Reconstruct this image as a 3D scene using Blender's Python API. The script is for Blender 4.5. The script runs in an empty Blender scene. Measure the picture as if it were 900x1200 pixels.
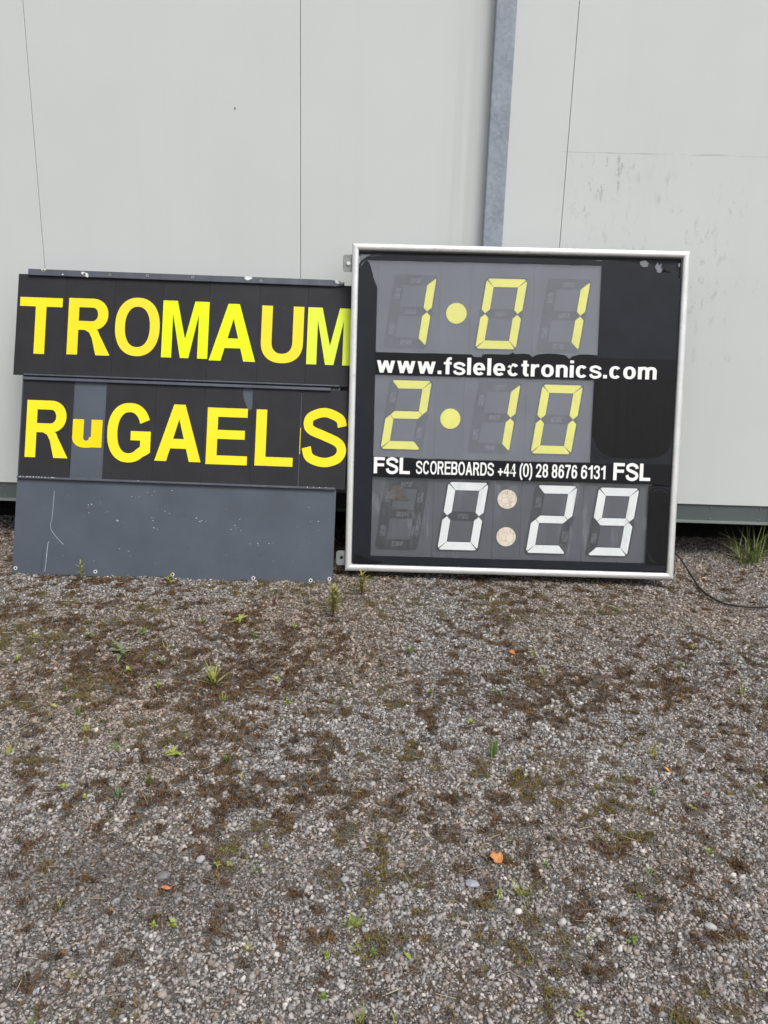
import bpy, bmesh, math, random
import numpy as np
from mathutils import Matrix, Vector
rnd = random.Random(7)
RG = np.random.default_rng(11)
scene = bpy.context.scene
COL = scene.collection

# ------------------------------------------------------------------ camera, sky, sun, exposure
cam_d = bpy.data.cameras.new('camera'); cam = bpy.data.objects.new('camera', cam_d); COL.objects.link(cam)
cam_d.sensor_fit = 'VERTICAL'; cam_d.sensor_height = 24.0; cam_d.lens = 24.0 * 901 / 1200
cam_d.clip_start = 0.05; cam_d.clip_end = 2000
CAM = Vector((0, -4.7208, 1.5))
rt, up, fw = (0.999361, 0.023277, 0.027112), (-0.032189, 0.257013, 0.965872), (-0.015514, 0.966128, -0.257598)
cam.matrix_world = Matrix(((rt[0], up[0], -fw[0], CAM[0]), (rt[1], up[1], -fw[1], CAM[1]), (rt[2], up[2], -fw[2], CAM[2]), (0, 0, 0, 1)))
scene.camera = cam

SUN_DIR = Vector((0.34, -0.52, 1.0)).normalized()       # towards the veiled sun
world = bpy.data.worlds.new('World'); scene.world = world; world.use_nodes = True
wn, wl = world.node_tree.nodes, world.node_tree.links
sky = wn.new('ShaderNodeTexSky'); sky.sky_type = 'NISHITA'; sky.sun_disc = False
sky.sun_elevation = math.asin(SUN_DIR.z); sky.sun_rotation = math.atan2(SUN_DIR.x, SUN_DIR.y)
sky.dust_density = 4.0; sky.air_density = 1.0
hs = wn.new('ShaderNodeHueSaturation'); hs.inputs['Saturation'].default_value = 0.22    # cloud cover takes the blue out
wl.new(sky.outputs[0], hs.inputs['Color'])
bg = wn['Background']; wl.new(hs.outputs[0], bg.inputs['Color']); bg.inputs['Strength'].default_value = 0.10
sd = bpy.data.lights.new('sun', 'SUN'); sd.energy = 1.3; sd.angle = math.radians(26); sd.color = (1.0, 0.965, 0.92)
so = bpy.data.objects.new('sun', sd); COL.objects.link(so); so.rotation_euler = SUN_DIR.to_track_quat('Z', 'Y').to_euler()
vs = scene.view_settings; vs.view_transform = 'Standard'; vs.look = 'None'; vs.exposure = 0.62; vs.gamma = 1.0

# ------------------------------------------------------------------ materials
def srgb(r, g, b):
    f = lambda c: (c / 255 / 12.92) if c <= 10 else ((c / 255 + .055) / 1.055) ** 2.4
    return (f(r), f(g), f(b))

class N:
    def __init__(s, name):
        s.m = bpy.data.materials.new(name); s.m.use_nodes = True
        s.t = s.m.node_tree; s.b = s.t.nodes['Principled BSDF']; s.out = s.t.nodes['Material Output']
        s.tc = s.t.nodes.new('ShaderNodeTexCoord')
    def n(s, kind, **kw):
        o = s.t.nodes.new(kind)
        for k, v in kw.items():
            if k in o.inputs: s.set(o.inputs[k], v)
            else: setattr(o, k, v)
        return o
    def set(s, i, v):
        if isinstance(v, bpy.types.NodeSocket): s.t.links.new(v, i)
        elif isinstance(v, (tuple, list)) and len(v) == 3 and i.type == 'RGBA': i.default_value = (*v, 1)
        else: i.default_value = v
    def noise(s, scale, detail=5, rough=.55, vec=None, stretch=None):
        o = s.n('ShaderNodeTexNoise', Scale=scale, Detail=detail, Roughness=rough)
        v = vec or s.tc.outputs['Object']
        if stretch:
            mp = s.n('ShaderNodeMapping'); mp.inputs['Scale'].default_value = stretch; s.t.links.new(v, mp.inputs[0]); v = mp.outputs[0]
        s.t.links.new(v, o.inputs['Vector']); return o.outputs[0]
    def ramp(s, fac, a, b, ca=(0, 0, 0), cb=(1, 1, 1)):
        o = s.n('ShaderNodeValToRGB'); e = o.color_ramp.elements
        e[0].position, e[1].position = a, b; e[0].color, e[1].color = (*ca, 1), (*cb, 1)
        s.t.links.new(fac, o.inputs[0]); return o.outputs[0]
    def mix(s, fac, a, b, mode='MIX'):
        o = s.n('ShaderNodeMix', data_type='RGBA', blend_type=mode)
        s.set(o.inputs[0], fac); s.set(o.inputs[6], a); s.set(o.inputs[7], b); return o.outputs[2]
    def math(s, op, a, b=0.0, c=None):
        o = s.n('ShaderNodeMath', operation=op); s.set(o.inputs[0], a); s.set(o.inputs[1], b)
        if c is not None: s.set(o.inputs[2], c)
        return o.outputs[0]
    def bump(s, h, strength=.3, dist=.002):
        o = s.n('ShaderNodeBump', Strength=strength, Distance=dist); s.t.links.new(h, o.inputs['Height'])
        s.t.links.new(o.outputs[0], s.b.inputs['Normal'])
    def done(s, col=None, rough=None, metal=None, spec=None):
        for k, v in (('Base Color', col), ('Roughness', rough), ('Metallic', metal), ('Specular IOR Level', spec)):
            if v is not None: s.set(s.b.inputs[k], v)
        return s.m

def sc(c, k): return tuple(min(1, x * k) for x in c)
def basic(name, c, rough=.55, var=.12, scale=6, metal=0, spec=.4, bump=0, bscale=120, speck=None, sthr=.72, sscale=60):
    s = N(name); f = s.noise(scale)
    col = s.mix(s.ramp(f, .3, .7), sc(c, 1 - var), sc(c, 1 + var))
    if speck: col = s.mix(s.ramp(s.noise(sscale, 4), sthr, sthr + .03), col, speck)
    if bump: s.bump(s.noise(bscale, 6), bump, .001)
    return s.done(col, rough, metal, spec)

MAT = {}
def wall_mat():
    s = N('coated_steel_cladding'); g = s.n('ShaderNodeNewGeometry'); pos = g.outputs['Position']
    sp = s.n('ShaderNodeSeparateXYZ'); s.t.links.new(pos, sp.inputs[0]); X, Z = sp.outputs[0], sp.outputs[2]
    c = srgb(212, 216, 215)
    col = s.mix(s.ramp(s.noise(1.3, 3, vec=pos), .3, .7), sc(c, .975), sc(c, 1.02))
    col = s.mix(s.math('MULTIPLY', s.ramp(s.noise(3.0, 6, .6, pos, (3.2, 1, .10)), .50, .85), .07), col, sc(srgb(180, 182, 172), .98))   # runs of old rain dirt
    def band(v, a, b, soft=.03):
        return s.math('MULTIPLY', s.n('ShaderNodeMapRange', **{'Value': v, 'From Min': a, 'From Max': a + soft}).outputs[0],
                      s.n('ShaderNodeMapRange', **{'Value': v, 'From Min': b, 'From Max': b - soft}).outputs[0])
    # scuffed patch right of the post, with the edge line where something once stood against it
    zone = s.math('MULTIPLY', band(X, .80, 2.3, .25), band(Z, 1.2, 2.37, .03))
    scuff = s.math('MULTIPLY', zone, s.ramp(s.noise(15, 9, .75, pos, (1.7, 1, .6)), .545, .60))
    fade = s.math('ADD', s.ramp(s.noise(3.2, 2, vec=pos), .45, .6), s.math('MULTIPLY', band(X, .78, 1.45, .2), .5))
    col = s.mix(s.math('MULTIPLY', s.math('MULTIPLY', scuff, fade), .45), col, srgb(158, 161, 150))
    zwob = s.math('ADD', Z, s.math('MULTIPLY', s.math('SUBTRACT', s.noise(6, 3, vec=pos), .5), .014))
    line = s.math('MULTIPLY', band(zwob, 2.366, 2.374, .003), s.math('MULTIPLY', band(X, .86, 2.6, .05), s.ramp(s.noise(5, 4, vec=pos), .38, .62)))
    col = s.mix(s.math('MULTIPLY', line, .6), col, srgb(140, 142, 135))
    # dirt runs left of the steel post, with its shade painted in
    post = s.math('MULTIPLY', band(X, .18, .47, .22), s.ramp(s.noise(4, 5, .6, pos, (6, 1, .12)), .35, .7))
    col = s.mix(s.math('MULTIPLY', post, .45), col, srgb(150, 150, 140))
    specks = s.ramp(s.noise(38, 2, .5, pos), .775, .79)
    col = s.mix(s.math('MULTIPLY', specks, .22), col, srgb(120, 122, 115))
    s.bump(s.noise(1.1, 2, vec=pos), .25, .02)
    return s.done(col, .42, 0, .35)
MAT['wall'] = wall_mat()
MAT['trim'] = basic('grey_green_flashing', srgb(92, 100, 100), .45, .06, 4, 0, .4)
MAT['lip'] = basic('flashing_drip_edge', srgb(135, 142, 138), .4, .1, 5)
MAT['concrete'] = basic('dark_concrete_plinth', (.05, .05, .048), .9, .25, 5, bump=.4)
def galv():
    s = N('galvanised_steel'); v = s.n('ShaderNodeTexVoronoi', Scale=55.0); s.t.links.new(s.tc.outputs['Object'], v.inputs['Vector'])
    a = s.mix(s.ramp(s.noise(9, 6, .65), .3, .7), srgb(136, 146, 157), srgb(160, 169, 180))
    bw = s.n('ShaderNodeRGBToBW'); s.t.links.new(v.outputs['Color'], bw.inputs[0])
    col = s.mix(.18, a, bw.outputs[0], 'SOFT_LIGHT')
    col = s.mix(s.ramp(s.noise(40, 5), .66, .74), col, srgb(195, 202, 208))
    return s.done(col, .5, .1, .5)
MAT['galv'] = galv()
MAT['screw'] = basic('zinc_screw', srgb(150, 152, 150), .4, .15, 40, .6)
MAT['dark'] = basic('shadow_hole_black', (.008, .008, .009), .7)
def plate_mat(i):
    s = N('black_plate_%d' % i if i else 'black_plate'); k = [1, .93, 1.1, 1.04, .97][i]
    c = sc(srgb(40, 40, 44), k)
    col = s.mix(s.ramp(s.noise(7, 6, .6), .35, .7), sc(c, .84), sc(c, 1.14))
    col = s.mix(s.math('MULTIPLY', s.ramp(s.noise(26, 6, .7, None, (1, .45, 1)), .60, .72), .5), col, sc(c, 1.5))
    col = s.mix(s.ramp(s.noise(95, 3), .775, .80), col, srgb(140, 142, 145))
    return s.done(col, .6, 0, .3)
PL = [plate_mat(i) for i in range(5)]
def board_mat():
    s = N('blue_grey_board_paint'); c = srgb(79, 86, 97)
    col = s.mix(s.ramp(s.noise(3.2, 6, .6), .3, .72), sc(c, .80), sc(c, 1.13))
    col = s.mix(s.math('MULTIPLY', s.ramp(s.noise(9, 6, .7), .60, .75), .6), col, sc(c, .62))
    chips = s.math('MULTIPLY', s.ramp(s.noise(85, 4, .6), .735, .755), s.ramp(s.noise(5, 3), .45, .58))
    col = s.mix(chips, col, srgb(205, 208, 210))
    scr = s.math('MULTIPLY', s.ramp(s.noise(60, 5, .6, None, (.16, 1.2, 1)), .70, .725), s.ramp(s.noise(4, 2), .5, .6))
    col = s.mix(s.math('MULTIPLY', scr, .7), col, srgb(185, 190, 195))
    s.bump(s.noise(90, 5), .12, .001)
    return s.done(col, .5, 0, .4)
MAT['board'] = board_mat()
MAT['rail'] = basic('rail_paint', srgb(80, 84, 95), .45, .2, 14, .1, .5, speck=srgb(165, 168, 172), sthr=.72, sscale=45)
MAT['chip'] = basic('bare_white_paint_chip', srgb(215, 215, 212), .6, .12, 60)
MAT['scratch'] = basic('pale_scratch', srgb(168, 174, 182), .6, .3, 25)
MAT['timber'] = basic('grey_timber_batten', (.16, .13, .10), .8, .3, 12)
def vinyl_letter(name, c):
    s = N(name); col = s.mix(s.ramp(s.noise(5, 5), .3, .7), sc(c, .95), sc(c, 1.03))
    col = s.mix(s.math('MULTIPLY', s.ramp(s.noise(70, 4, .6), .69, .74), .55), col, sc(c, .5))
    return s.done(col, .5, 0, .35)
YEL = {k: vinyl_letter('letter_vinyl_' + k, v) for k, v in dict(
    yellow=srgb(241, 223, 30), warm=srgb(242, 220, 48), fluo=srgb(228, 250, 0), lime=srgb(224, 243, 66), lemon=srgb(243, 227, 32), amber=srgb(250, 214, 0)).items()}
def alu():
    s = N('white_aluminium_frame')
    c = srgb(232, 233, 231)
    col = s.mix(s.ramp(s.noise(10, 6, .65), .35, .75), c, sc(c, .82))
    col = s.mix(s.math('MULTIPLY', s.ramp(s.noise(45, 5, .7), .62, .72), .55), col, srgb(120, 122, 112))
    col = s.mix(s.math('MULTIPLY', s.ramp(s.noise(7, 4, .6), .6, .72), .35), col, srgb(140, 142, 118))
    return s.done(col, .32, .45, .5)
MAT['alu'] = alu()
MAT['bracket'] = basic('galvanised_bracket', srgb(140, 143, 142), .5, .2, 30, .4)
MAT['casing'] = basic('black_casing_paint', (.012, .012, .014), .5, .2, 8)
MAT['base'] = basic('face_backing', srgb(40, 42, 50), .5, .15, 8)
def film(name, c, rough, folds=0.0):
    s = N(name); col = s.mix(s.ramp(s.noise(6, 6, .6), .35, .7), sc(c, .85), sc(c, 1.2))
    col = s.mix(s.ramp(s.noise(120, 3), .77, .79), col, srgb(120, 122, 125))
    h = s.noise(3, 4, .5)
    if folds:
        h = s.noise(9, 3, .5, None, (1.6, .12, 1))
    s.bump(h, .6 if folds else .25, .014 if folds else .006)
    return s.done(col, rough, 0, .25)
MAT['film'] = film('black_vinyl_film', srgb(29, 32, 40), .45)
MAT['film_band'] = film('black_vinyl_band', srgb(14, 15, 19), .45)
MAT['film_loose'] = film('loose_black_film', srgb(15, 15, 17), .48, 1)
MAT['film_curl'] = film('curled_film_edge', srgb(34, 36, 42), .35)
MAT['glue'] = basic('grey_glue_residue', srgb(120, 123, 130), .7, .2, 60)
MAT['module'] = basic('grey_module_plastic', srgb(73, 77, 84), .55, .10, 5, bump=.05)
def tray_mat(name, lo, hi, scl):
    s = N(name); f = s.ramp(s.noise(scl, 7, .7, None, (1, .7, 1)), .36, .66)
    return s.done(s.mix(f, srgb(lo, lo + 3, lo + 8), srgb(hi, hi + 4, hi + 10)), .5, 0, .4)
MAT['tray'] = tray_mat('dark_digit_tray', 22, 54, 14); MAT['coil'] = tray_mat('flap_housing', 38, 104, 75)
MAT['seg_y'] = vinyl_letter('flap_yellow', srgb(255, 250, 96))
MAT['seg_w'] = vinyl_letter('flap_white', srgb(232, 238, 236))
def cracked():
    s = N('cracked_cream_disc'); v = s.n('ShaderNodeTexVoronoi', Scale=26.0, feature='DISTANCE_TO_EDGE'); s.t.links.new(s.tc.outputs['Object'], v.inputs['Vector'])
    col = s.mix(s.ramp(s.noise(30, 5), .3, .7), srgb(222, 208, 186), srgb(236, 226, 208))
    col = s.mix(s.ramp(v.outputs['Distance'], .0, .035, (1, 1, 1), (0, 0, 0)), col, srgb(176, 152, 120))
    return s.done(col, .6, 0, .3)
MAT['cream'] = cracked()
MAT['white_print'] = basic('white_print', srgb(240, 241, 240), .5, .04, 30)
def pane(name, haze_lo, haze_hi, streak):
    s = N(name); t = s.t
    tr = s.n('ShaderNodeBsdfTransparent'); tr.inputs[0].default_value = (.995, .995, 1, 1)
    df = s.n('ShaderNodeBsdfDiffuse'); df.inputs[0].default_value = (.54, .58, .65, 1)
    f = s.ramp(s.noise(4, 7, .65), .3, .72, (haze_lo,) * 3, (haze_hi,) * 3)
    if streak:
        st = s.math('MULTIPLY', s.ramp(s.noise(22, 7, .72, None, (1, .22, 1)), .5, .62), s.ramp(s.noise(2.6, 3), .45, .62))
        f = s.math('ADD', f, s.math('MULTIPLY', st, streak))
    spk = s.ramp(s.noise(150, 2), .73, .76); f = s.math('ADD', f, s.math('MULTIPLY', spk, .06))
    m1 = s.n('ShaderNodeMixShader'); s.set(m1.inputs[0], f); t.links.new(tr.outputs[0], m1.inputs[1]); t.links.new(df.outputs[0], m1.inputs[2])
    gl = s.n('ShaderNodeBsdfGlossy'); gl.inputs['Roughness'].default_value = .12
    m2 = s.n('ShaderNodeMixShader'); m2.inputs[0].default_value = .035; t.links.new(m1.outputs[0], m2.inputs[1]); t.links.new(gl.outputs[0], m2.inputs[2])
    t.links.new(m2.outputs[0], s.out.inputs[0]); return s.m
MAT['pane1'] = pane('sky_haze_clear_sheet', .095, .135, .03)  # milky haze mixed in for the sky mirrored in the top window
MAT['pane2'] = pane('sky_haze_clear_sheet_mid', .085, .125, .04)  # same mirrored-sky haze painted into the middle window
MAT['pane3'] = pane('damp_clear_sheet', .004, .020, .11)
MAT['dirt'] = basic('brown_grey_dirt', (.075, .065, .056), .9, .4, 40, bump=.5)
MAT['cable'] = basic('black_rubber_cable', (.012, .011, .010), .5, .3, 30)

def attr_mat(name, rough=.85, var=.25, scale=140, bump=.3, trans=0):
    s = N(name); a = s.n('ShaderNodeAttribute', attribute_name='tint')
    f = s.ramp(s.noise(scale, 5, .65), .25, .75, (1 - var,) * 3, (1 + var,) * 3)
    col = s.mix(1.0, a.outputs['Color'], f, 'MULTIPLY')
    if bump: s.bump(s.noise(scale * 2.2, 4), bump, .0006)
    return s.done(col, rough, 0, .3)
MAT['gravel'] = attr_mat('crushed_stone', .85, .22, 170, .35)
MAT['moss'] = attr_mat('dry_moss', .9, .15, 200, 0)
MAT['straw'] = attr_mat('dry_straw', .8, .15, 200, 0)
def ground_mat():
    s = N('gravel_bed'); g = s.n('ShaderNodeNewGeometry'); pos = g.outputs['Position']
    v = s.n('ShaderNodeTexVoronoi', Scale=260.0); s.t.links.new(pos, v.inputs['Vector'])
    sepc = s.n('ShaderNodeSeparateColor'); s.t.links.new(v.outputs['Color'], sepc.inputs[0])
    col = s.mix(sepc.outputs[0], (.055, .049, .045), (.20, .188, .18))
    col = s.mix(s.ramp(v.outputs['Distance'], .45, .85), col, (.025, .021, .018))
    col = s.mix(s.math('MULTIPLY', s.ramp(s.noise(18, 4, .6, pos), .50, .64), .8), col, (.075, .046, .026))
    s.bump(v.outputs['Distance'], -.6, .004)
    return s.done(col, .95, 0, .2)
MAT['ground'] = ground_mat()
def leafmat(name, c, c2=None, rough=.55):
    s = N(name); col = s.mix(s.ramp(s.noise(60, 4), .3, .7), c, c2 or sc(c, .65))
    s.b.inputs['Subsurface Weight'].default_value = 0
    return s.done(col, rough, 0, .35)
PM = dict(rust=leafmat('rust_brown_moss', (.17, .085, .022), (.09, .05, .02)), lime=leafmat('bright_lime_leaf', (.32, .37, .07), (.20, .25, .045)), green=leafmat('mid_green_leaf', (.16, .25, .045), (.09, .15, .03)),
          yellow=leafmat('yellow_green_grass', (.34, .35, .09), (.22, .24, .06)), grey=leafmat('grey_green_leaf', (.16, .21, .10), (.10, .14, .06)),
          red=leafmat('reddish_stem', (.16, .045, .035), (.10, .05, .03)), olive=leafmat('olive_leaf', (.32, .31, .10), (.20, .19, .05)),
          long=leafmat('long_green_grass', (.13, .20, .045), (.22, .24, .08)), dead=leafmat('dead_grass', (.38, .32, .18), (.25, .2, .1)))

# ------------------------------------------------------------------ helpers
def link(name, me, mat=None, parent=None, kind=None, smooth=False):
    o = bpy.data.objects.new(name, me); COL.objects.link(o)
    if mat and not me.materials: me.materials.append(mat)
    if parent: o.parent = parent
    if kind: o['kind'] = kind
    if smooth: me.polygons.foreach_set('use_smooth', [True] * len(me.polygons))
    return o
def tag(o, label, cat, group=None):
    o['label'] = label; o['category'] = cat
    if group: o['group'] = group
    return o
def empty(name, label, cat, group=None, mw=None, loc=None):
    o = bpy.data.objects.new(name, None); COL.objects.link(o); o.empty_display_size = .1
    if mw: o.matrix_world = mw
    if loc: o.location = loc
    return tag(o, label, cat, group)

class MB:
    def __init__(s): s.v = []; s.f = []
    def add(s, v, f):
        k = len(s.v); s.v += [tuple(p) for p in v]; s.f += [tuple(i + k for i in q) for q in f]
    def box(s, a0, a1, b0, b1, c0, c1):
        s.add([(a0, b0, c0), (a1, b0, c0), (a1, b1, c0), (a0, b1, c0), (a0, b0, c1), (a1, b0, c1), (a1, b1, c1), (a0, b1, c1)],
              [(0, 3, 2, 1), (4, 5, 6, 7), (0, 1, 5, 4), (1, 2, 6, 5), (2, 3, 7, 6), (3, 0, 4, 7)]); return s
    def prism(s, poly, c0, c1):
        n = len(poly); a = sum(poly[i][0] * poly[(i + 1) % n][1] - poly[(i + 1) % n][0] * poly[i][1] for i in range(n))
        if a < 0: poly = poly[::-1]
        s.add([(x, y, c0) for x, y in poly] + [(x, y, c1) for x, y in poly],
              [tuple(range(n - 1, -1, -1)), tuple(range(n, 2 * n))] + [(i, (i + 1) % n, n + (i + 1) % n, n + i) for i in range(n)]); return s
    def band(s, A, B, c0, c1, closed=False):
        n = len(A); v = [(x, y, c1) for x, y in A] + [(x, y, c1) for x, y in B] + [(x, y, c0) for x, y in A] + [(x, y, c0) for x, y in B]
        f = []
        for i in range(n if closed else n - 1):
            j = (i + 1) % n
            f += [(i, j, n + j, n + i), (2 * n + i, 2 * n + j, j, i), (n + i, n + j, 3 * n + j, 3 * n + i)]
        if not closed: f += [(0, n, 3 * n, 2 * n), (n - 1, 2 * n - 1, 4 * n - 1, 3 * n - 1)]
        s.add(v, f); return s
    def tube(s, pts, r, seg=7, cap=True):
        pts = [Vector(p) for p in pts]; n = len(pts); rs = r if isinstance(r, (list, tuple)) else [r] * n; V = []; F = []
        for i, p in enumerate(pts):
            d = (pts[min(i + 1, n - 1)] - pts[max(i - 1, 0)]).normalized()
            a = d.cross(Vector((0, 0, 1)) if abs(d.z) < .9 else Vector((1, 0, 0))).normalized(); b = d.cross(a)
            V += [p + (a * math.cos(2 * math.pi * k / seg) + b * math.sin(2 * math.pi * k / seg)) * rs[i] for k in range(seg)]
        for i in range(n - 1):
            F += [(i * seg + k, i * seg + (k + 1) % seg, (i + 1) * seg + (k + 1) % seg, (i + 1) * seg + k) for k in range(seg)]
        if cap: F += [tuple(range(seg)), tuple(range((n - 1) * seg, n * seg))]
        s.add(V, F); return s
    def mesh(s, name='mesh', fix=True):
        me = bpy.data.meshes.new(name); me.from_pydata(s.v, [], s.f)
        if fix:
            bm = bmesh.new(); bm.from_mesh(me); bmesh.ops.recalc_face_normals(bm, faces=bm.faces); bm.to_mesh(me); bm.free()
        me.update(); return me
    def build(s, name, mat, parent=None, kind=None, smooth=False, bevel=0):
        o = link(name, s.mesh(name), mat, parent, kind, smooth)
        if bevel:
            m = o.modifiers.new('bevel', 'BEVEL'); m.width = bevel; m.segments = 2; m.limit_method = 'ANGLE'; m.angle_limit = math.radians(50)
        return o
def box(name, mat, parent, a, b, c, bevel=0): return MB().box(*a, *b, *c).build(name, mat, parent, bevel=bevel)
def disc(cx, cy, r, n=28): return [(cx + r * math.cos(2 * math.pi * k / n), cy + r * math.sin(2 * math.pi * k / n)) for k in range(n)]
def rrect(a0, a1, b0, b1, r, n=5):
    P = []
    for cx, cy, s0 in ((a1 - r, b1 - r, 0), (a0 + r, b1 - r, 90), (a0 + r, b0 + r, 180), (a1 - r, b0 + r, 270)):
        P += [(cx + r * math.cos(math.radians(s0 + 90 * k / n)), cy + r * math.sin(math.radians(s0 + 90 * k / n))) for k in range(n + 1)]
    return P
def catmull(P, k=8):
    P = [P[0]] + list(P) + [P[-1]]; out = []
    for i in range(1, len(P) - 2):
        p0, p1, p2, p3 = (np.array(q, float) for q in P[i - 1:i + 3])
        for t in np.linspace(0, 1, k, endpoint=False):
            out.append(tuple(.5 * (2 * p1 + (p2 - p0) * t + (2 * p0 - 5 * p1 + 4 * p2 - p3) * t * t + (3 * p1 - p0 - 3 * p2 + p3) * t ** 3)))
    return out + [tuple(P[-1])]

# ---- smooth value noise for the ground (numpy)
_tab = np.random.default_rng(5).random((256, 256))
def vnoise(x, y, sc_, seed=0):
    x = np.asarray(x) * sc_ + 37.7 * seed + 500; y = np.asarray(y) * sc_ + 91.3 * seed + 500
    i, j = np.floor(x).astype(int), np.floor(y).astype(int); fx, fy = x - i, y - j
    fx = fx * fx * (3 - 2 * fx); fy = fy * fy * (3 - 2 * fy); T = lambda a, b: _tab[a % 256, b % 256]
    return (T(i, j) * (1 - fx) + T(i + 1, j) * fx) * (1 - fy) + (T(i, j + 1) * (1 - fx) + T(i + 1, j + 1) * fx) * fy
def fbm(x, y, s, seed=0, o=4): return sum(vnoise(x, y, s * 2 ** k, seed + k) * .5 ** k for k in range(o)) / sum(.5 ** k for k in range(o))
def gh(x, y):
    fade = np.clip((np.abs(np.asarray(y) + 2) < 6) * (np.abs(x) < 6) * 1.0, 0, 1)
    return ((vnoise(x, y, 1.7, 3) - .5) * .014 + (vnoise(x, y, 5.1, 4) - .5) * .008) * fade - .004
def gz(x, y): return float(gh(np.array([x]), np.array([y]))[0])

# ------------------------------------------------------------------ ground
def axis(lo, hi, step, far):
    a = list(np.arange(lo, hi + 1e-6, step)); d = step
    L, Rr = [lo], [hi]
    while L[-1] > -far: d *= 1.6; L.append(L[-1] - d)
    d = step
    while Rr[-1] < far: d *= 1.6; Rr.append(Rr[-1] + d)
    return np.array(L[:0:-1] + a + Rr[1:])
gx, gy = axis(-3.6, 3.6, .06, 400), axis(-4.4, 1.2, .06, 400)
GX, GY = np.meshgrid(gx, gy, indexing='ij'); GZ = gh(GX, GY)
nx, ny = GX.shape
idx = np.arange(nx * ny).reshape(nx, ny)
q = np.stack([idx[:-1, :-1], idx[1:, :-1], idx[1:, 1:], idx[:-1, 1:]], -1).reshape(-1, 4)
def np_mesh(name, V, F, tint=None):
    me = bpy.data.meshes.new(name); k = F.shape[1]
    me.vertices.add(len(V)); me.vertices.foreach_set('co', np.ascontiguousarray(V, dtype=np.float32).ravel())
    me.loops.add(F.size); me.loops.foreach_set('vertex_index', F.astype(np.int32).ravel())
    me.polygons.add(len(F)); me.polygons.foreach_set('loop_start', np.arange(0, F.size, k, dtype=np.int32))
    if tint is not None:
        at = me.attributes.new('tint', 'FLOAT_COLOR', 'POINT'); at.data.foreach_set('color', np.ascontiguousarray(np.c_[tint, np.ones(len(tint))], dtype=np.float32).ravel())
    me.update(calc_edges=True); return me
link('ground', np_mesh('ground', np.stack([GX.ravel(), GY.ravel(), GZ.ravel()], 1), q), MAT['ground'], kind='structure', smooth=True)

# ------------------------------------------------------------------ building: composite panels, base flashing, steel post
bld = empty('clad_building', 'pale grey steel-clad building with vertical panel joints behind the leaning boards', 'building', loc=(0, 0, 0))
seams = [-8.34, -6.79, -5.24, -3.675, -2.1235, -.606, .8975, 2.40, 3.95, 5.5, 7.05]
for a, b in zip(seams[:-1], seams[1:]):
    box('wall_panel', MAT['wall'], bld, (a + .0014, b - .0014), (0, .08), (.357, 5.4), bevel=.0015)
box('inner_wall', MAT['concrete'], bld, (-8.33, 7.04), (.082, .2), (.26, 5.38))
box('plinth', MAT['concrete'], bld, (-8.2, 6.9), (1.2, 1.4), (-.1, .258))
box('side_wall', MAT['wall'], bld, (-8.34, -8.2), (.21, 9), (.26, 5.38)); box('side_wall', MAT['wall'], bld, (6.9, 7.04), (.21, 9), (.26, 5.38))
box('rear_wall', MAT['wall'], bld, (-8.19, 6.89), (8.9, 9), (.0, 5.38)); box('roof', MAT['trim'], bld, (-8.4, 7.1), (-.06, 9.1), (5.401, 5.5))
box('floor_slab', MAT['concrete'], bld, (-8.19, 6.89), (.21, 8.89), (.262, .36))
tx = [-8.34, -5.9, -3.0, .1, 2.34, 5.2, 7.05]
for a, b in zip(tx[:-1], tx[1:]):
    t = box('base_flashing', MAT['trim'], bld, (a + .001, b - .001), (.010, .081), (.252, .3555))
    box('drip_edge', MAT['lip'], t, (a + .001, b - .001), (-.008, .05), (.238, .2515))
for x in np.arange(-8.2, 7, .30):
    x += rnd.uniform(-.02, .02)
    for z in (.337, .265):
        me = MB(); me.tube([(x, .0105, z), (x, .006, z)], [.0055, .0045], 8); me.build('screw', MAT['screw'], bld)
dm = MB(); dm.add([(x_, y_, z_) for y_ in (-.0008, .0002) for x_, z_ in ((-.9775, 2.556), (-.9725, 2.558), (-.9700, 2.548), (-.9735, 2.541), (-.9770, 2.549))], [(0, 1, 2, 3, 4), (9, 8, 7, 6, 5)] + [(i, (i + 1) % 5, 5 + (i + 1) % 5, 5 + i) for i in range(5)]); dm.build('paint_dent', MAT['concrete'], bld)
post = MB().box(.4465, .5575, -.07, -.001, -.1, 5.395).build('steel_post', MAT['galv'], bld, bevel=.006)

# ------------------------------------------------------------------ lettering (own bold grotesque, cap height 1)
def stroke(P, t):
    P = [np.array(p, float) for p in P]; A, B = [], []
    for i, p in enumerate(P):
        d = P[min(i + 1, len(P) - 1)] - P[max(i - 1, 0)]; d /= np.hypot(*d); n = np.array([-d[1], d[0]])
        if 0 < i < len(P) - 1:
            d1 = P[i] - P[i - 1]; d1 /= np.hypot(*d1); k = 1 / max(.5, n @ np.array([-d1[1], d1[0]]))
        else: k = 1
        A.append(tuple(p + n * t / 2 * k)); B.append(tuple(p - n * t / 2 * k))
    return ('b', A, B, False)
def ring(cx, cy, rx, ry, tx_, ty, a0=0, a1=360, p=2.25, n=None):
    full = abs(a1 - a0) >= 360; n = n or max(6, int(abs(a1 - a0) / 9)); A, B = [], []
    for k in range(n if full else n + 1):
        a = math.radians(a0 + (a1 - a0) * k / n); c, s_ = math.cos(a), math.sin(a)
        g = lambda v: math.copysign(abs(v) ** (2 / p), v)
        A.append((cx + rx * g(c), cy + ry * g(s_))); B.append((cx + (rx - tx_) * g(c), cy + (ry - ty) * g(s_)))
    return ('b', A, B, full)
def R_(a0, b0, a1, b1): return ('p', [(a0, b0), (a1, b0), (a1, b1), (a0, b1)])
def PG(*p): return ('p', list(p))
def CS(P, t, k=8): return stroke(catmull(P, k), t)
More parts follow.
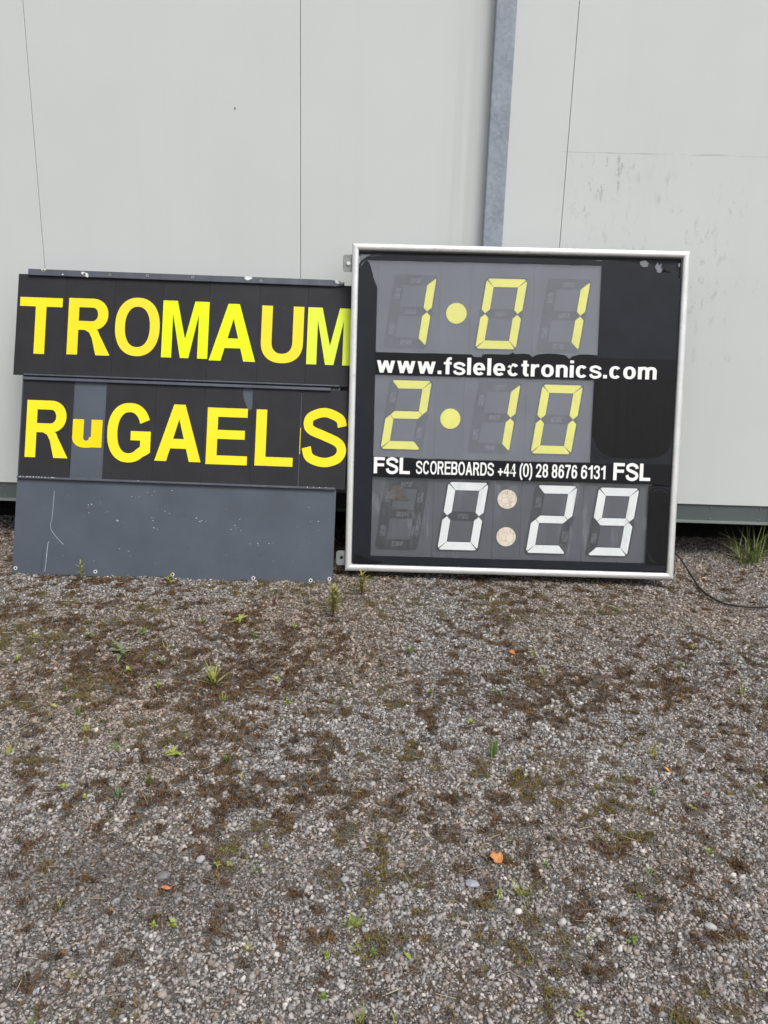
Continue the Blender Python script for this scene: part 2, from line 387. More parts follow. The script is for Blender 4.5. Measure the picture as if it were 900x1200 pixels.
SPT = [(.905, .69), (.83, .83), (.5, .925), (.19, .85), (.115, .73), (.19, .615), (.5, .52), (.82, .41), (.905, .27), (.80, .13), (.5, .065), (.18, .14), (.09, .315)]
def glyph(ch, t=.2):
    b = t * .85; X = .72; L = []
    def W(w, *g): return w, list(g)
    if ch == 'T': w = .75; return W(w, R_(0, 1 - b, w, 1), R_(w / 2 - t / 2, 0, w / 2 + t / 2, 1 - b))
    if ch == 'L': w = .67; return W(w, R_(0, 0, t, 1), R_(t, 0, w, b))
    if ch in 'EF':
        w = .7; g = [R_(0, 0, t, 1), R_(t, 1 - b, w, 1), R_(t, .5 - b / 2 + .03, w * .95, .5 + b / 2 + .03)]
        if ch == 'E': g.append(R_(t, 0, w + .02, b))
        return w, g
    if ch == 'M': w = .81; e = t * .95; return W(w, PG((0, 0), (0, 1), (.31 * w, 1), (.5 * w, .33), (.69 * w, 1), (w, 1), (w, 0), (w - e, 0), (w - e, .78), (.59 * w, 0), (.41 * w, 0), (e, .78), (e, 0)))
    if ch == 'A': w = .81; e = t * 1.1; return W(w, PG((0, 0), (.376 * w, 1), (.5 * w, 1), (.5 * w, .745), (e, 0)), PG((w, 0), (.62 * w, 1), (.5 * w, 1), (.5 * w, .745), (w - e, 0)), PG((.27 * w, .225), (.73 * w, .225), (.665 * w, .395), (.335 * w, .395)))
    if ch == 'O': w = .79; return W(w, ring(w / 2, .5, w / 2, .517, t * .93, b * 1.0))
    if ch == 'C': w = .76; return W(w, ring(w / 2, .5, w / 2, .517, t * .95, b, 32, 328))
    if ch == 'G': w = .765; return W(w, ring(w / 2, .5, w / 2, .517, t * .95, b, 24, 308), PG((.54 * w, .37), (.54 * w, .53), (w, .53), (w, .165), (.91 * w, .118), (.824 * w, .083), (.676 * w, .21), (.765 * w, .262), (.765 * w, .37)))
    if ch == 'S' or ch == 's':
        w, k = (.75, 1) if ch == 'S' else (.58, X); return W(w, CS([(x * w, y * k) for x, y in SPT], b * (1 if ch == 'S' else .92)))
    if ch == 'R': w = .76; cx = w - .055 - .28; return W(w, R_(0, 0, t, 1), R_(t, 1 - b, cx, 1), R_(t, .44, cx, .44 + b), ring(cx, .72, .28, .28, t * .97, b, -90, 90, 2.1), PG((.42 * w, .44), (.56 * w, .47), (.70 * w, .44), (.745 * w, .36), (w, 0), (w - .25, 0), (.57 * w, .30), (.50 * w, .40), (.42 * w, .43)))
    if ch == 'U': w = .74; return W(w, R_(0, .36, t, 1), R_(w - t, .36, w, 1), ring(w / 2, .362, w / 2, .378, t, b * 1.05, 180, 360, 2.3))
    if ch == 'B': w = .74; cx = w - .28; return W(w, R_(0, 0, t, 1), R_(t, 1 - b, cx, 1), R_(t, .44, cx, .44 + b), R_(t, 0, cx, b), ring(cx - .02, .745, .27, .255, t, b, -90, 90), ring(cx, .285, .28, .285, t, b, -90, 90))
    if ch == 'D': w = .77; cx = w - .4; return W(w, R_(0, 0, t, 1), R_(t, 1 - b, cx, 1), R_(t, 0, cx, b), ring(cx, .5, .4, .5, t, b, -90, 90, 2.2))
    # lower case
    if ch == 'u': w = .58; return W(w, R_(0, .26, t, X), R_(w - t, 0, w, X), ring(w * .47, .262, w * .47, .278, t, b, 180, 360, 2.3))
    if ch == 'w':
        w = .93; e = t * .98; g = []
        for x0, x1 in ((0, .27), (.5 - .0, .27), (.5, .73), (1, .73)):
            s0 = x0 * w; s1 = x1 * w
            if x0 < x1: g.append(PG((s0 - (e / 2 if x0 else 0), X), (s0 + (e / 2 if x0 else e), X), (s1 + e / 2 - (0 if not x0 else 0), 0), (s1 - e / 2, 0)))
            else: g.append(PG((s0 - (e / 2 if x0 < 1 else e), X), (s0 + (e / 2 if x0 < 1 else 0), X), (s1 + e / 2, 0), (s1 - e / 2, 0)))
        return w, g
    if ch == 'f': w = .40; return W(w, R_(.10, 0, .10 + t, .8), R_(0, X - b * .85, w, X), CS([(.10 + t / 2, .78), (.10 + t / 2 + .03, .88), (.30, .925), (w, .925)], b * .95))
    if ch == 'l': return W(t, R_(0, 0, t, 1))
    if ch == 'i': return W(t, R_(0, 0, t, X), R_(0, .84, t, 1))
    if ch == '.': return W(t, R_(0, 0, t, t * 1.02))
    if ch == 'o': w = .64; return W(w, ring(w / 2, X / 2, w / 2, X / 2 + .012, t, b * .92))
    if ch == 'c': w = .6; return W(w, ring(w / 2, X / 2, w / 2, X / 2 + .012, t, b * .92, 38, 322))
    if ch == 'e': w = .61; return W(w, ring(w / 2, X / 2, w / 2, X / 2 + .012, t, b * .92, 0, 318), R_(.1, X / 2 - b * .42, w - .003, X / 2 + b * .38))
    if ch == 't': w = .38; return W(w, R_(.09, .14, .09 + t, .92), R_(0, X - b * .85, w, X), CS([(.09 + t / 2, .16), (.09 + t / 2 + .03, .09), (.28, .07), (w, .075)], b * .92))
    if ch == 'r': w = .42; return W(w, R_(0, 0, t, X), CS([(t * .6, .46), (.20, .58), (.29, .635), (w, .64)], b))
    if ch in 'nm':
        w = .6 if ch == 'n' else .95; g = [R_(0, 0, t, X)]; n = 1 if ch == 'n' else 2; p = (w - t) / n
        for k in range(n):
            x0 = k * p; g += [ring(x0 + (p + t) / 2 + .01, .46, (p + t) / 2 - .01, .275, t, b, 0, 165, 2.3), R_(x0 + p, 0, x0 + p + t, .465)]
        return w, g
    # figures and signs
    if ch == '0': w = .6; return W(w, ring(w / 2, .5, w / 2, .512, t, b, p=2.3))
    if ch == '1': w = .42; return W(w, R_(w - t, 0, w, 1), PG((0, .66), (0, .80), (.12, .84), (w - t * .8, 1), (w - t, .70)))
    if ch == '2': w = .6; return W(w, CS([(.14 * w, .66), (.2 * w, .84), (.5 * w, .925), (.8 * w, .84), (.85 * w, .68), (.72 * w, .48), (.38 * w, .24), (.2 * w, .08)], b), R_(.03, 0, w, b))
    if ch == '3': w = .6; return W(w, CS([(.12 * w, .72), (.22 * w, .87), (.5 * w, .925), (.78 * w, .86), (.82 * w, .73), (.7 * w, .58), (.4 * w, .535)], b), CS([(.4 * w, .535), (.74 * w, .47), (.86 * w, .28), (.76 * w, .12), (.5 * w, .07), (.22 * w, .13), (.12 * w, .29)], b))
    if ch == '4': w = .64; return W(w, R_(w - .12 - t, 0, w - .12, 1), R_(0, .22, w, .22 + b), PG((0, .36), (w - .12 - t, 1), (w - .12 - t, .78), (.16, .36)))
    if ch == '6': w = .6; return W(w, ring(w / 2, .325, w / 2, .335, t, b), CS([(.86 * w, .73), (.74 * w, .875), (.5 * w, .925), (.25 * w, .82), (.165 * w, .56), (.165 * w, .34)], b))
    if ch == '7': w = .58; return W(w, R_(0, 1 - b, w, 1), PG((w - .2, 1 - b), (w, 1 - b), (w * .72, .5), (w * .55, 0), (w * .2, 0), (w * .4, .5)))
    if ch == '8': w = .6; return W(w, ring(w / 2, .735, w * .46, .275, t * .95, b * .9), ring(w / 2, .285, w / 2, .297, t, b * .9))
    if ch == '+': w = .55; return W(w, R_(0, .27, w, .42), R_(w / 2 - .08, .06, w / 2 + .08, .63))
    if ch == '(': w = .28; return W(w, CS([(w, 1.02), (.12, .75), (.08, .4), (.12, .05), (w, -.22)], .15))
    if ch == ')': w = .28; return W(w, CS([(0, 1.02), (w - .12, .75), (w - .08, .4), (w - .12, .05), (0, -.22)], .15))
    return .3, []
def put_glyph(mb, pieces, u0, v0, su, sv, n0, th=.0008):
    for i, g in enumerate(pieces):
        f = lambda P: [(u0 + x * su, v0 + y * sv) for x, y in P]
        top = n0 + th + i * .00025
        if g[0] == 'p': mb.prism(f(g[1]), n0, top)
        else: mb.band(f(g[1]), f(g[2]), n0, top, g[3])
def word(text, u0, u1, v0, cap, t, n0, name, mat, parent, gap=.09):
    G = [glyph(c, t) for c in text]; tot = sum(w for w, _ in G) + gap * (len(G) - 1); s = (u1 - u0) / tot; x = 0; mb = MB()
    for w, g in G:
        put_glyph(mb, g, u0 + x * s, v0, s, cap, n0); x += w + gap
    return mb.build(name, mat, parent)

def frame_matrix(o, u, v, n): return Matrix(((u[0], v[0], n[0], o[0]), (u[1], v[1], n[1], o[1]), (u[2], v[2], n[2], o[2]), (0, 0, 0, 1)))
# ------------------------------------------------------------------ name board (slide-in letter plates on a painted board)
NB = empty('name_board', 'blue-grey board with two rows of slide-in black plates carrying yellow letters', 'sign',
           mw=frame_matrix((-2.1479, -.6785, 0), (.99988, .01303, -.00876), (.00454, .29382, .95585), (.01503, -.95577, .29372)))
box('backing_board', MAT['board'], NB, (0, 1.8038), (-.004, 1.722), (-.018, 0), bevel=.001)
box('rear_batten', MAT['timber'], NB, (.08, 1.72), (1.50, 1.56), (-.16, -.0185)); box('rear_batten', MAT['timber'], NB, (.08, 1.45), (.55, .61), (-.06, -.0185))
# rails
box('top_rail', MAT['rail'], NB, (.006, 1.745), (1.690, 1.727), (.0005, .020), bevel=.003)
tr = MB()   # torn right end of the top rail
tr.prism([(1.746, 1.690), (1.746, 1.724), (1.765, 1.719), (1.778, 1.722), (1.792, 1.709), (1.803, 1.707), (1.800, 1.698), (1.775, 1.694)], .004, .018); tr.build('torn_rail_end', MAT['rail'], NB)
MB().prism([(1.755, 1.709), (1.752, 1.722), (1.765, 1.7265), (1.776, 1.716), (1.783, 1.709), (1.770, 1.703)], .0185, .0205).build('paint_chip', MAT['chip'], NB)
MB().prism([(1.786, 1.708), (1.790, 1.717), (1.801, 1.713), (1.797, 1.707)], .0185, .020).build('paint_chip', MAT['chip'], NB)
for u0, u1, lo in ((.012, 1.75, 0), (.012, 1.795, 1)):
    r = MB()
    if lo == 0: r.box(u0, 1.80, 1.1175, 1.126, .0006, .0175)
    else: r.box(u0 - .004, 1.752, 1.092, 1.1085, .0006, .0185)
    r.build('rail_lip', MAT['rail'], NB, bevel=.002)
box('rail_gap_shadow', MAT['casing'], NB, (.009, 1.80), (1.109, 1.117), (.0006, .003))  # blackened strip painting the shadow in the gap between the lips
box('rail_lip', MAT['rail'], NB, (.004, 1.80), (.532, .5445), (.0006, .0175), bevel=.002)
mb = MB()
for k in range(16):
    u = .02 + (k * .0173) + rnd.uniform(0, .006) if k < 12 else 1.64 + (k - 12) * .034
    L_ = rnd.uniform(.004, .015); mb.prism([(u, .541 + rnd.uniform(-.001, .002)), (u + L_ * .6, .5395 + rnd.uniform(0, .003)), (u + L_, .5425), (u + L_ * .8, .5446), (u + L_ * .2, .5447)], .0178, .0183)
mb.build('paint_chip', MAT['chip'], NB)
for (u, v) in ((.0945, 1.716), (.328, 1.704), (.4732, 1.708), (.6866, 1.711), (.9438, 1.711), (1.3324, 1.704)):   # rivets along the rail
    m = MB(); m.prism(disc(u, v, .0085, 14), .0203, .0225); r = m.build('rivet', MAT['screw'], NB)
    MB().prism(disc(u, v, .004, 10), .0226, .0228).build('rivet_hole', MAT['dark'], r)
for u, v, s in ((.0945, 1.722, 1), (.335, 1.706, 1.3), (.318, 1.713, .9), (1.2595, 1.717, 1.5), (.345, 1.694, .5), (.205, 1.700, .4)):
    P = [(u + .016 * s * math.cos(a) * rnd.uniform(.55, 1.1), min(1.7268, v + .012 * s * math.sin(a) * rnd.uniform(.5, 1))) for a in np.linspace(0, 6, 9)]
    MB().prism(P, .0205, .0208 + .0002 * s).build('paint_chip', MAT['chip'], NB)
for u, v in ((.0193, .0259), (.4691, .0228), (.9032, .0222), (1.3586, .0202), (1.6812, .0189), (1.7863, .0314)):
    A, B = disc(u, v, .0105, 18), disc(u, v, .0058, 18)
    m = MB(); m.band(A, B, .0004, .0022, True); e = m.build('eyelet', MAT['chip'], NB)
    MB().prism(B, .0004, .0007).build('eyelet_hole', MAT['dark'], e)
scr = MB()
for P, t in (([(.2142, .4697), (.2099, .3249), (.2037, .2621), (.23, .2198), (.2808, .1688)], .0022), ([(.2032, .1803), (.1942, .1704), (.1892, .0838), (.1843, .012)], .0030), ([(.172, .165), (.166, .09), (.163, .02)], .0016)):
    s_ = stroke(catmull(P, 6), t); m = MB(); m.band(s_[1], s_[2], .0003, .0006); m.build('scratch', MAT['scratch'] if t > .002 else MAT['casing'], NB)
spots = [(.4749, .4167), (.4275, .4005), (.4156, .3518), (.5764, .3145), (.7782, .322), (.8045, .2749), (.8429, .3774), (1.0226, .3456), (1.0427, .3271), (1.2408, .3104), (1.2757, .2829), (1.375, .2145), (1.4612, .2225), (1.7108, .352), (.6947, .4539), (.7799, .486), (.5988, .1567)]
spots += [(u + rnd.gauss(0, .035), v + rnd.gauss(0, .022)) for u, v in spots for _ in range(2)] + [(rnd.uniform(.05, 1.75), rnd.uniform(.05, .5)) for _ in range(14)]
for k, (u, v) in enumerate(spots):
    s = rnd.uniform(.0018, .0048) if k < 17 else rnd.uniform(.001, .0028); e = rnd.choice((.8, 1, 1.3, 2.6)); t0 = rnd.uniform(-.5, .5)
    P = []
    for a in np.linspace(0, 5.7, 9):
        x_, y_ = e * s * math.cos(a) * rnd.uniform(.35, 1.2), s * .75 * math.sin(a) * rnd.uniform(.35, 1.2); P.append((u + x_ * math.cos(t0) - y_ * math.sin(t0), v + x_ * math.sin(t0) + y_ * math.cos(t0)))
    MB().prism(P, .0003, .0007).build('paint_chip', MAT['chip'] if k % 3 else MAT['scratch'], NB)
# letter plates: (letter, u0, u1, letter box u0 u1 v0 v1, vinyl)
top = [('T', -.0525, .2245, -.0355, .2066, 1.2437, 1.567, 'yellow'), ('R', .2263, .5010, .2427, .488, 1.2475, 1.5715, 'yellow'), ('O', .5028, .7742, .5113, .7653, 1.2565, 1.581, 'warm'),
       ('M', .7752, 1.0415, .7800, 1.043, 1.2505, 1.577, 'fluo'), ('A', 1.0430, 1.3258, 1.0522, 1.3153, 1.2428, 1.5708, 'fluo'), ('U', 1.3272, 1.6012, 1.3434, 1.5832, 1.2465, 1.5687, 'warm'), ('M', 1.6028, 1.8740, 1.6055, 1.8680, 1.2415, 1.568, 'lime')]
bot = [('R', .0092, .2970, .0375, .2806, .6546, .9790, 'lemon'), ('G', .4822, .7622, .4977, .7445, .6500, .9770, 'lemon'), ('A', .7634, 1.0390, .7711, 1.0332, .6605, .9836, 'lemon'),
       ('E', 1.0402, 1.3112, 1.0606, 1.2875, .6525, .974, 'lemon'), ('L', 1.3126, 1.5860, 1.3374, 1.5522, .6544, .9733, 'lemon'), ('S', 1.5930, 1.8535, 1.6038, 1.8488, .6640, .9940, 'yellow')]
say = {'T': 0, 'R': 0}
for row, v0, v1 in ((top, 1.1195, 1.700), (bot, .5365, 1.0985)):
    for k, (ch, a, b, l0, l1, b0, b1, c) in enumerate(row):
        n0 = .0045 + rnd.uniform(0, .003); d = rnd.uniform(-.001, .001)
        if ch == 'E': P = [(a, v0), (b, v0), (b, .972), (1.292, .968), (1.280, .985), (1.268, 1.010), (1.258, 1.040), (1.2545, 1.065), (1.2535, v1), (a, v1)]
        else: P = [(a + d, v0), (b + d * .3, v0), (b, v1), (a, v1)]
        pl = MB().prism(P, n0 - .003, n0).build('letter_plate', PL[rnd.randrange(5)], NB, bevel=.0006)
        w, g = glyph(ch, .187); mb = MB(); h = (b1 - b0)
        put_glyph(mb, g, l0, b0, (l1 - l0) / w, h, n0)
        lt = mb.build('letter', YEL[c], pl)
        lt['label'] = 'yellow letter ' + ch
mb = MB(); w, g = glyph('u', .215); put_glyph(mb, g, .2990, .7225, (.1675) / w, .1575 / .72, .0008); lt = mb.build('letter', YEL['amber'], NB); lt['label'] = 'small amber letter u stuck in the gap'
box('yellow_sliver', YEL['warm'], NB, (1.5868, 1.5922), (.728, .878), (.0004, .0012))

# ------------------------------------------------------------------ scoreboard
K = .988
o0 = Vector((-.2847, -.5343, .025)); o1 = CAM + (o0 - CAM) * K
SBM = frame_matrix(o1, (.99997, .00788, .00278), (-.00424, .19237, .98131), (.00719, -.98129, .1924)) @ Matrix.Scale(K, 4)
SB = empty('scoreboard', 'large square black scoreboard in a white metal frame showing three rows of digits', 'scoreboard', mw=SBM)
SW, SH = 1.8905, 1.8535
box('casing', MAT['casing'], SB, (.058, SW - .058), (.034, SH - .03), (-.150, -.0435))
for u in (.30, 1.50): box('foot', MAT['casing'], SB, (u, u + .09), (-.022, .0335), (-.149, -.075))
box('face_backing', MAT['base'], SB, (.030, SW - .030), (.030, SH - .030), (-.0430, -.0400))
# frame bars with half-round profile and mitred ends
prof = [(0, -.024)] + [(.0190 - .0190 * math.cos(a), -.014 + .015 * math.sin(a) ** .8) for a in np.linspace(0.0, math.pi, 13)] + [(.038, -.040), (.034, -.0395), (.004, -.024)]
for side in range(4):
    V, F = [], []; n = len(prof)
    for e in (0, 1):
        for d, z in prof:
            L = SW if side in (0, 2) else SH; s = d if e == 0 else L - d
            p = {0: (s, d), 2: (s, SH - d), 1: (SW - d, s), 3: (d, s)}[side]
            V.append((p[0], p[1], z))
    F = [(i, (i + 1) % n, n + (i + 1) % n, n + i) for i in range(n)] + [tuple(range(n)), tuple(range(n, 2 * n))]
    m = MB(); m.add(V, F); o = m.build('frame_bar', MAT['alu'], SB)
    o.data.polygons.foreach_set('use_smooth', [i < n for i in range(n + 2)])
    o.data.set_sharp_from_angle(angle=math.radians(40))
for v0, v1, hv, bolt in ((1.698, 1.793, 1.7436, True), (.030, .114, .074, False)):
    br = MB().prism(rrect(-.052, .045, v0, v1, .014), -.032, -.026).build('bracket', MAT['bracket'], SB)
    if bolt:
        MB().prism(disc(-.020, hv, .016, 20), -.0258, -.0235).build('washer', MAT['screw'], br)
        MB().prism(disc(-.020, hv, .0105, 6), -.0234, -.0165).build('bolt', MAT['chip'], br)
    else:
        MB().prism(disc(-.021, hv, .010, 18), -.0258, -.0254).build('bolt_hole', MAT['dark'], br)
# grey flap modules
def modules(edges, v0, v1):
    for a, b in zip(edges[:-1], edges[1:]):
        d = rnd.uniform(0, .0012)
        box('module_panel', MAT['module'], SB, (a + .0005, b - .0005), (v0, v1), (-.0398, -.0330 - d), bevel=.001)
modules([.05, .150, .500, .676, 1.030, 1.408], 1.245, 1.79); modules([.13, .495, .655, 1.010, 1.40], .660, 1.135); modules([.13, .50, .845, 1.005, 1.36, 1.735], .075, .560)
DW, DH, DT, SK = .229, .391, .0457, .135
def sk(P, cx, cy): return [(cx + x + y * SK, cy + y) for x, y in P]
g = .0022; w2, h2 = DW / 2, DH / 2; c_ = .013
def seg_shapes():
    t = DT; S = {}
    def vert(sx, sy):   # upper/lower, left/right, as outline around outer corner cut
        P = [(w2, h2 - c_ - .004), (w2 - .0045, h2 - c_ + .002), (w2 - t, h2 - t - g * .8), (w2 - t, t * .48 + g), (w2 - t / 2, g * 1.2), (w2, t * .48 + g)]
        return [(sx * x, sy * y) for x, y in P]
    S['b'], S['c'], S['f'], S['e'] = vert(1, 1), vert(1, -1), vert(-1, 1), vert(-1, -1)
    def horiz(sy):
        P = [(-(w2 - c_), h2 - .001), (-(w2 - c_ - .006), h2), (w2 - c_ - .006, h2), (w2 - c_, h2 - .001), (w2 - c_ + .004, h2 - .006), (w2 - t - g * .2, h2 - t), (-(w2 - t - g * .2), h2 - t), (-(w2 - c_ + .004), h2 - .006)]
        return [(x, sy * y) for x, y in P]
    S['a'], S['d'] = horiz(1), horiz(-1)
    S['g'] = [(-(w2 - t / 2 - g), 0), (-(w2 - t), t * .46), (w2 - t, t * .46), (w2 - t / 2 - g, 0), (w2 - t, -t * .46), (-(w2 - t), -t * .46)]
    return S
SEG = seg_shapes(); ON = {'0': 'abcdef', '1': 'bc', '2': 'abged', '9': 'abcdfg', ' ': ''}
segc = {'a': (0, h2 - DT / 2, 0), 'd': (0, -h2 + DT / 2, 0), 'g': (0, 0, 0), 'b': (w2 - DT / 2, h2 / 2, 1), 'c': (w2 - DT / 2, -h2 / 2, 1), 'f': (-w2 + DT / 2, h2 / 2, 1), 'e': (-w2 + DT / 2, -h2 / 2, 1)}
def digit(ch, cx, cy, mat, what):
    tray = MB().prism(sk(rrect(-w2 - .010, w2 + .010, -h2 - .010, h2 + .010, .026), cx, cy), -.0329, -.0312).build('digit', MAT['tray'], SB)
    tray['label'] = what
    for s in (1, -1):
        MB().prism(sk([(x, s * y) for x, y in ((-w2 + DT + .004, DT * .5 + .004), (w2 - DT - .004, DT * .5 + .004), (w2 - DT - .004, h2 - DT - .004), (-w2 + DT + .004, h2 - DT - .004))], cx, cy), -.0311, -.0292).build('centre_square', MAT['module'], tray)
    for k, P in SEG.items():
        if k in ON[ch]:
            MB().prism(sk(P, cx, cy), -.0311, -.0272).build('segment', mat, tray)
        else:
            x, y, vert = segc[k]; a, b = (.016, .030) if vert else (.032, .014)
            m = MB(); m.prism(sk([(x - a, y - b), (x + a, y - b), (x + a, y + b), (x - a, y + b)], cx, cy), -.0311, -.0296)
            m.prism(sk([(x - a * .6, y - b * .55), (x + a * .6, y - b * .55), (x + a * .5, y + b * .4), (x - a * .6, y + b * .55)], cx, cy), -.0295, -.0282)
            for q_ in (-.35, .0, .35):
                m.prism(disc(*sk([(x + (0 if vert else a * q_), y + (b * q_ if vert else 0))], cx, cy)[0], .0045, 8), -.0281, -.0272)
            m.build('flap_housing', MAT['coil'], tray)
Y_, W_ = MAT['seg_y'], MAT['seg_w']
digit('1', .3386, 1.4865, Y_, 'yellow digit 1 beside the dot, top row'); digit('0', .851, 1.485, Y_, 'yellow digit 0 in the top row'); digit('1', 1.205, 1.4846, Y_, 'yellow digit 1 ending the top row')
digit('2', .329, .9035, Y_, 'yellow digit 2 in the middle row'); digit('1', .834, .902, Y_, 'yellow digit 1 in the middle row'); digit('0', 1.1887, .9003, Y_, 'yellow digit 0 in the middle row')
digit(' ', .320, .335, W_, 'blank digit with no flap turned'); digit('0', .6728, .3323, W_, 'white digit 0'); digit('2', 1.183, .3275, W_, 'white digit 2'); digit('9', 1.536, .3235, W_, 'white digit 9')
for u, v, r, m in ((.597, 1.483, .058, Y_), (.582, .889, .0575, Y_), (.9236, .4376, .0555, MAT['cream']), (.9253, .2207, .0555, MAT['cream'])):
    MB().prism(disc(u, v, r, 40), -.0322, -.0285).build('dot', m, SB)
MB().prism([(.246, .424), (.254, .474), (.272, .497), (.300, .500), (.328, .490), (.342, .460), (.350, .424)], -.0285, -.0262).build('dirt_clump', MAT['dirt'], SB)
box('dirt_ledge', MAT['dirt'], SB, (.228, .362), (.416, .4235), (-.0290, -.0262))
# clear sheets
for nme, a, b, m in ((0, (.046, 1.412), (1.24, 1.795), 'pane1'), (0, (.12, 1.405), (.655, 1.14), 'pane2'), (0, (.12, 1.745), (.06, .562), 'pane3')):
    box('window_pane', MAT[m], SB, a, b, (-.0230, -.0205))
# black films over the face, each a thin sheet of its own depth
def wav(u0, u1, v, amp, n, seed):
    r = random.Random(seed); return [(u0 + (u1 - u0) * k / n, v + r.uniform(-amp, amp)) for k in range(n + 1)]
def filmsheet(name, P, lvl, mat='film', label=None):
    o = MB().prism(P, -.0204 + lvl * .0007, -.0204 + lvl * .0007 + .0005).build(name, MAT[mat], SB)
    if label: o['label'] = label
    return o
filmsheet('black_film', [(.036, .046), (.146, .046), (.1465, .30), (.1475, .8), (.146, 1.30), (.1455, 1.615), (.139, 1.628), (.1345, 1.640), (.128, 1.652), (.1255, 1.664), (.119, 1.672), (.120, 1.684), (.114, 1.701), (.106, 1.728), (.098, 1.748), (.084, 1.768), (.060, 1.742), (.036, 1.715)], 0, label='left border film with a torn upper edge')
filmsheet('black_film', [(.075, 1.770)] + [(.09, 1.7655)] + wav(.13, 1.405, 1.7655, .0012, 24, 3) + [(1.405, 1.79)] + [(1.3, 1.797), (.7, 1.797), (.30, 1.795), (.22, 1.800), (.15, 1.792), (.105, 1.781)], 1, label='top border film')
filmsheet('curled_film', [(.040, 1.722)] + [(.055, 1.745), (.085, 1.772), (.12, 1.789), (.17, 1.803), (.17, 1.808), (.12, 1.797), (.08, 1.782), (.05, 1.758), (.040, 1.742)], 2, 'film_curl')
filmsheet('black_film', [(1.4035, 1.13), (1.4035, 1.795), (1.45, 1.797), (1.55, 1.790), (1.62, 1.780), (1.66, 1.768), (1.70, 1.757), (1.72, 1.742), (1.735, 1.732), (1.76, 1.737), (1.79, 1.733), (1.82, 1.718), (1.835, 1.708), (1.853, 1.70), (1.853, 1.13)], 2, label='upper right film patch peeling along its top')
for P in ([(1.615, 1.792), (1.645, 1.800), (1.665, 1.785), (1.660, 1.765), (1.635, 1.762), (1.618, 1.775)], [(1.70, 1.765), (1.715, 1.790), (1.722, 1.772), (1.738, 1.785), (1.733, 1.765), (1.742, 1.750), (1.735, 1.733), (1.715, 1.735), (1.708, 1.752)], [(1.828, 1.776), (1.835, 1.790), (1.842, 1.786), (1.839, 1.765)]):
    filmsheet('glue_residue', P, 3, 'glue')
filmsheet('curled_film', [(1.75, 1.765), (1.775, 1.785), (1.80, 1.770), (1.838, 1.735), (1.838, 1.722), (1.80, 1.745), (1.765, 1.742)], 4, 'film_curl')
wt = [(.146, 1.2545)] + wav(.16, .67, 1.2535, .0012, 10, 4) + [(.69, 1.2535), (.70, 1.243), (.712, 1.234), (.735, 1.233), (.748, 1.2375), (.752, 1.255), (.80, 1.2585), (.90, 1.257), (.925, 1.272), (.930, 1.262), (.95, 1.262), (.985, 1.266), (1.015, 1.262), (1.035, 1.2465), (1.06, 1.262), (1.12, 1.2695), (1.17, 1.268), (1.22, 1.262), (1.242, 1.242), (1.262, 1.258), (1.30, 1.268), (1.35, 1.270), (1.40, 1.2665), (1.402, 1.2535), (1.853, 1.2515)]
filmsheet('black_band', wt + [(1.853, 1.128)] + wav(.146, 1.853, 1.1275, .0012, 30, 6)[::-1], 4, 'film_band', 'band carrying the web address')
filmsheet('black_film', [(1.390, 1.127), (1.853, 1.1268), (1.853, .64), (1.388, .64), (1.3875, .90)], 1, 'film_curl')
filmsheet('loose_film', [(1.389, 1.1265), (1.848, 1.126), (1.846, .86), (1.842, .80), (1.833, .755), (1.812, .722), (1.775, .703), (1.71, .695), (1.60, .690), (1.52, .693), (1.47, .703), (1.435, .728), (1.41, .765), (1.392, .80)], 3, 'film_loose', 'loose film patch with rounded lower corners')
for P in ([(1.388, .79), (1.40, .75), (1.44, .705), (1.49, .685), (1.50, .69), (1.455, .712), (1.415, .755), (1.398, .80)], [(1.388, .745), (1.405, .712), (1.44, .683), (1.452, .688), (1.42, .718), (1.395, .755)]):
    filmsheet('curled_film', P, 5, 'film_curl')
b2 = [(.1462, .664)] + wav(.17, .36, .661, .0015, 5, 8) + [(.40, .653), (.45, .6485), (.49, .6545), (.53, .6575), (.60, .652), (.70, .655), (.85, .657), (1.0, .655), (1.2, .657), (1.38, .660), (1.45, .655), (1.52, .659), (1.70, .660), (1.853, .660)]
filmsheet('black_band', b2 + [(1.853, .536)] + wav(.1462, 1.853, .545, .001, 20, 9)[::-1][1:-1] + [(.1462, .5485)], 6, 'film_band', 'band carrying the maker name and telephone number')
filmsheet('black_film', [(.13, .046), (.13, .0915)] + wav(.15, 1.72, .0905, .001, 20, 10) + [(1.732, .089), (1.732, .046)], 2, label='bottom border film')
filmsheet('grey_strip', [(1.728, .046), (1.728, .535), (1.853, .535), (1.853, .046)], 0, 'film_curl')
filmsheet('loose_film', [(1.737, .082), (1.734, .50), (1.742, .520), (1.765, .529), (1.80, .530), (1.832, .522), (1.846, .505), (1.848, .082)], 4, 'film_loose', 'loose film strip with rounded top beside the digit 9')
for P in ([(1.740, .50), (1.752, .508), (1.765, .518), (1.80, .5215), (1.828, .512), (1.842, .49), (1.838, .485), (1.822, .503), (1.80, .512), (1.768, .510), (1.748, .498)], [(1.737, .17), (1.748, .15), (1.77, .112), (1.80, .095), (1.80, .09), (1.765, .10), (1.742, .135), (1.736, .16)]):
    filmsheet('curled_film', P, 6, 'film_curl')
filmsheet('loose_film', [(.05, .048), (.20, .048), (.215, .060), (.16, .066), (.09, .088), (.055, .10)], 5, 'film_loose')
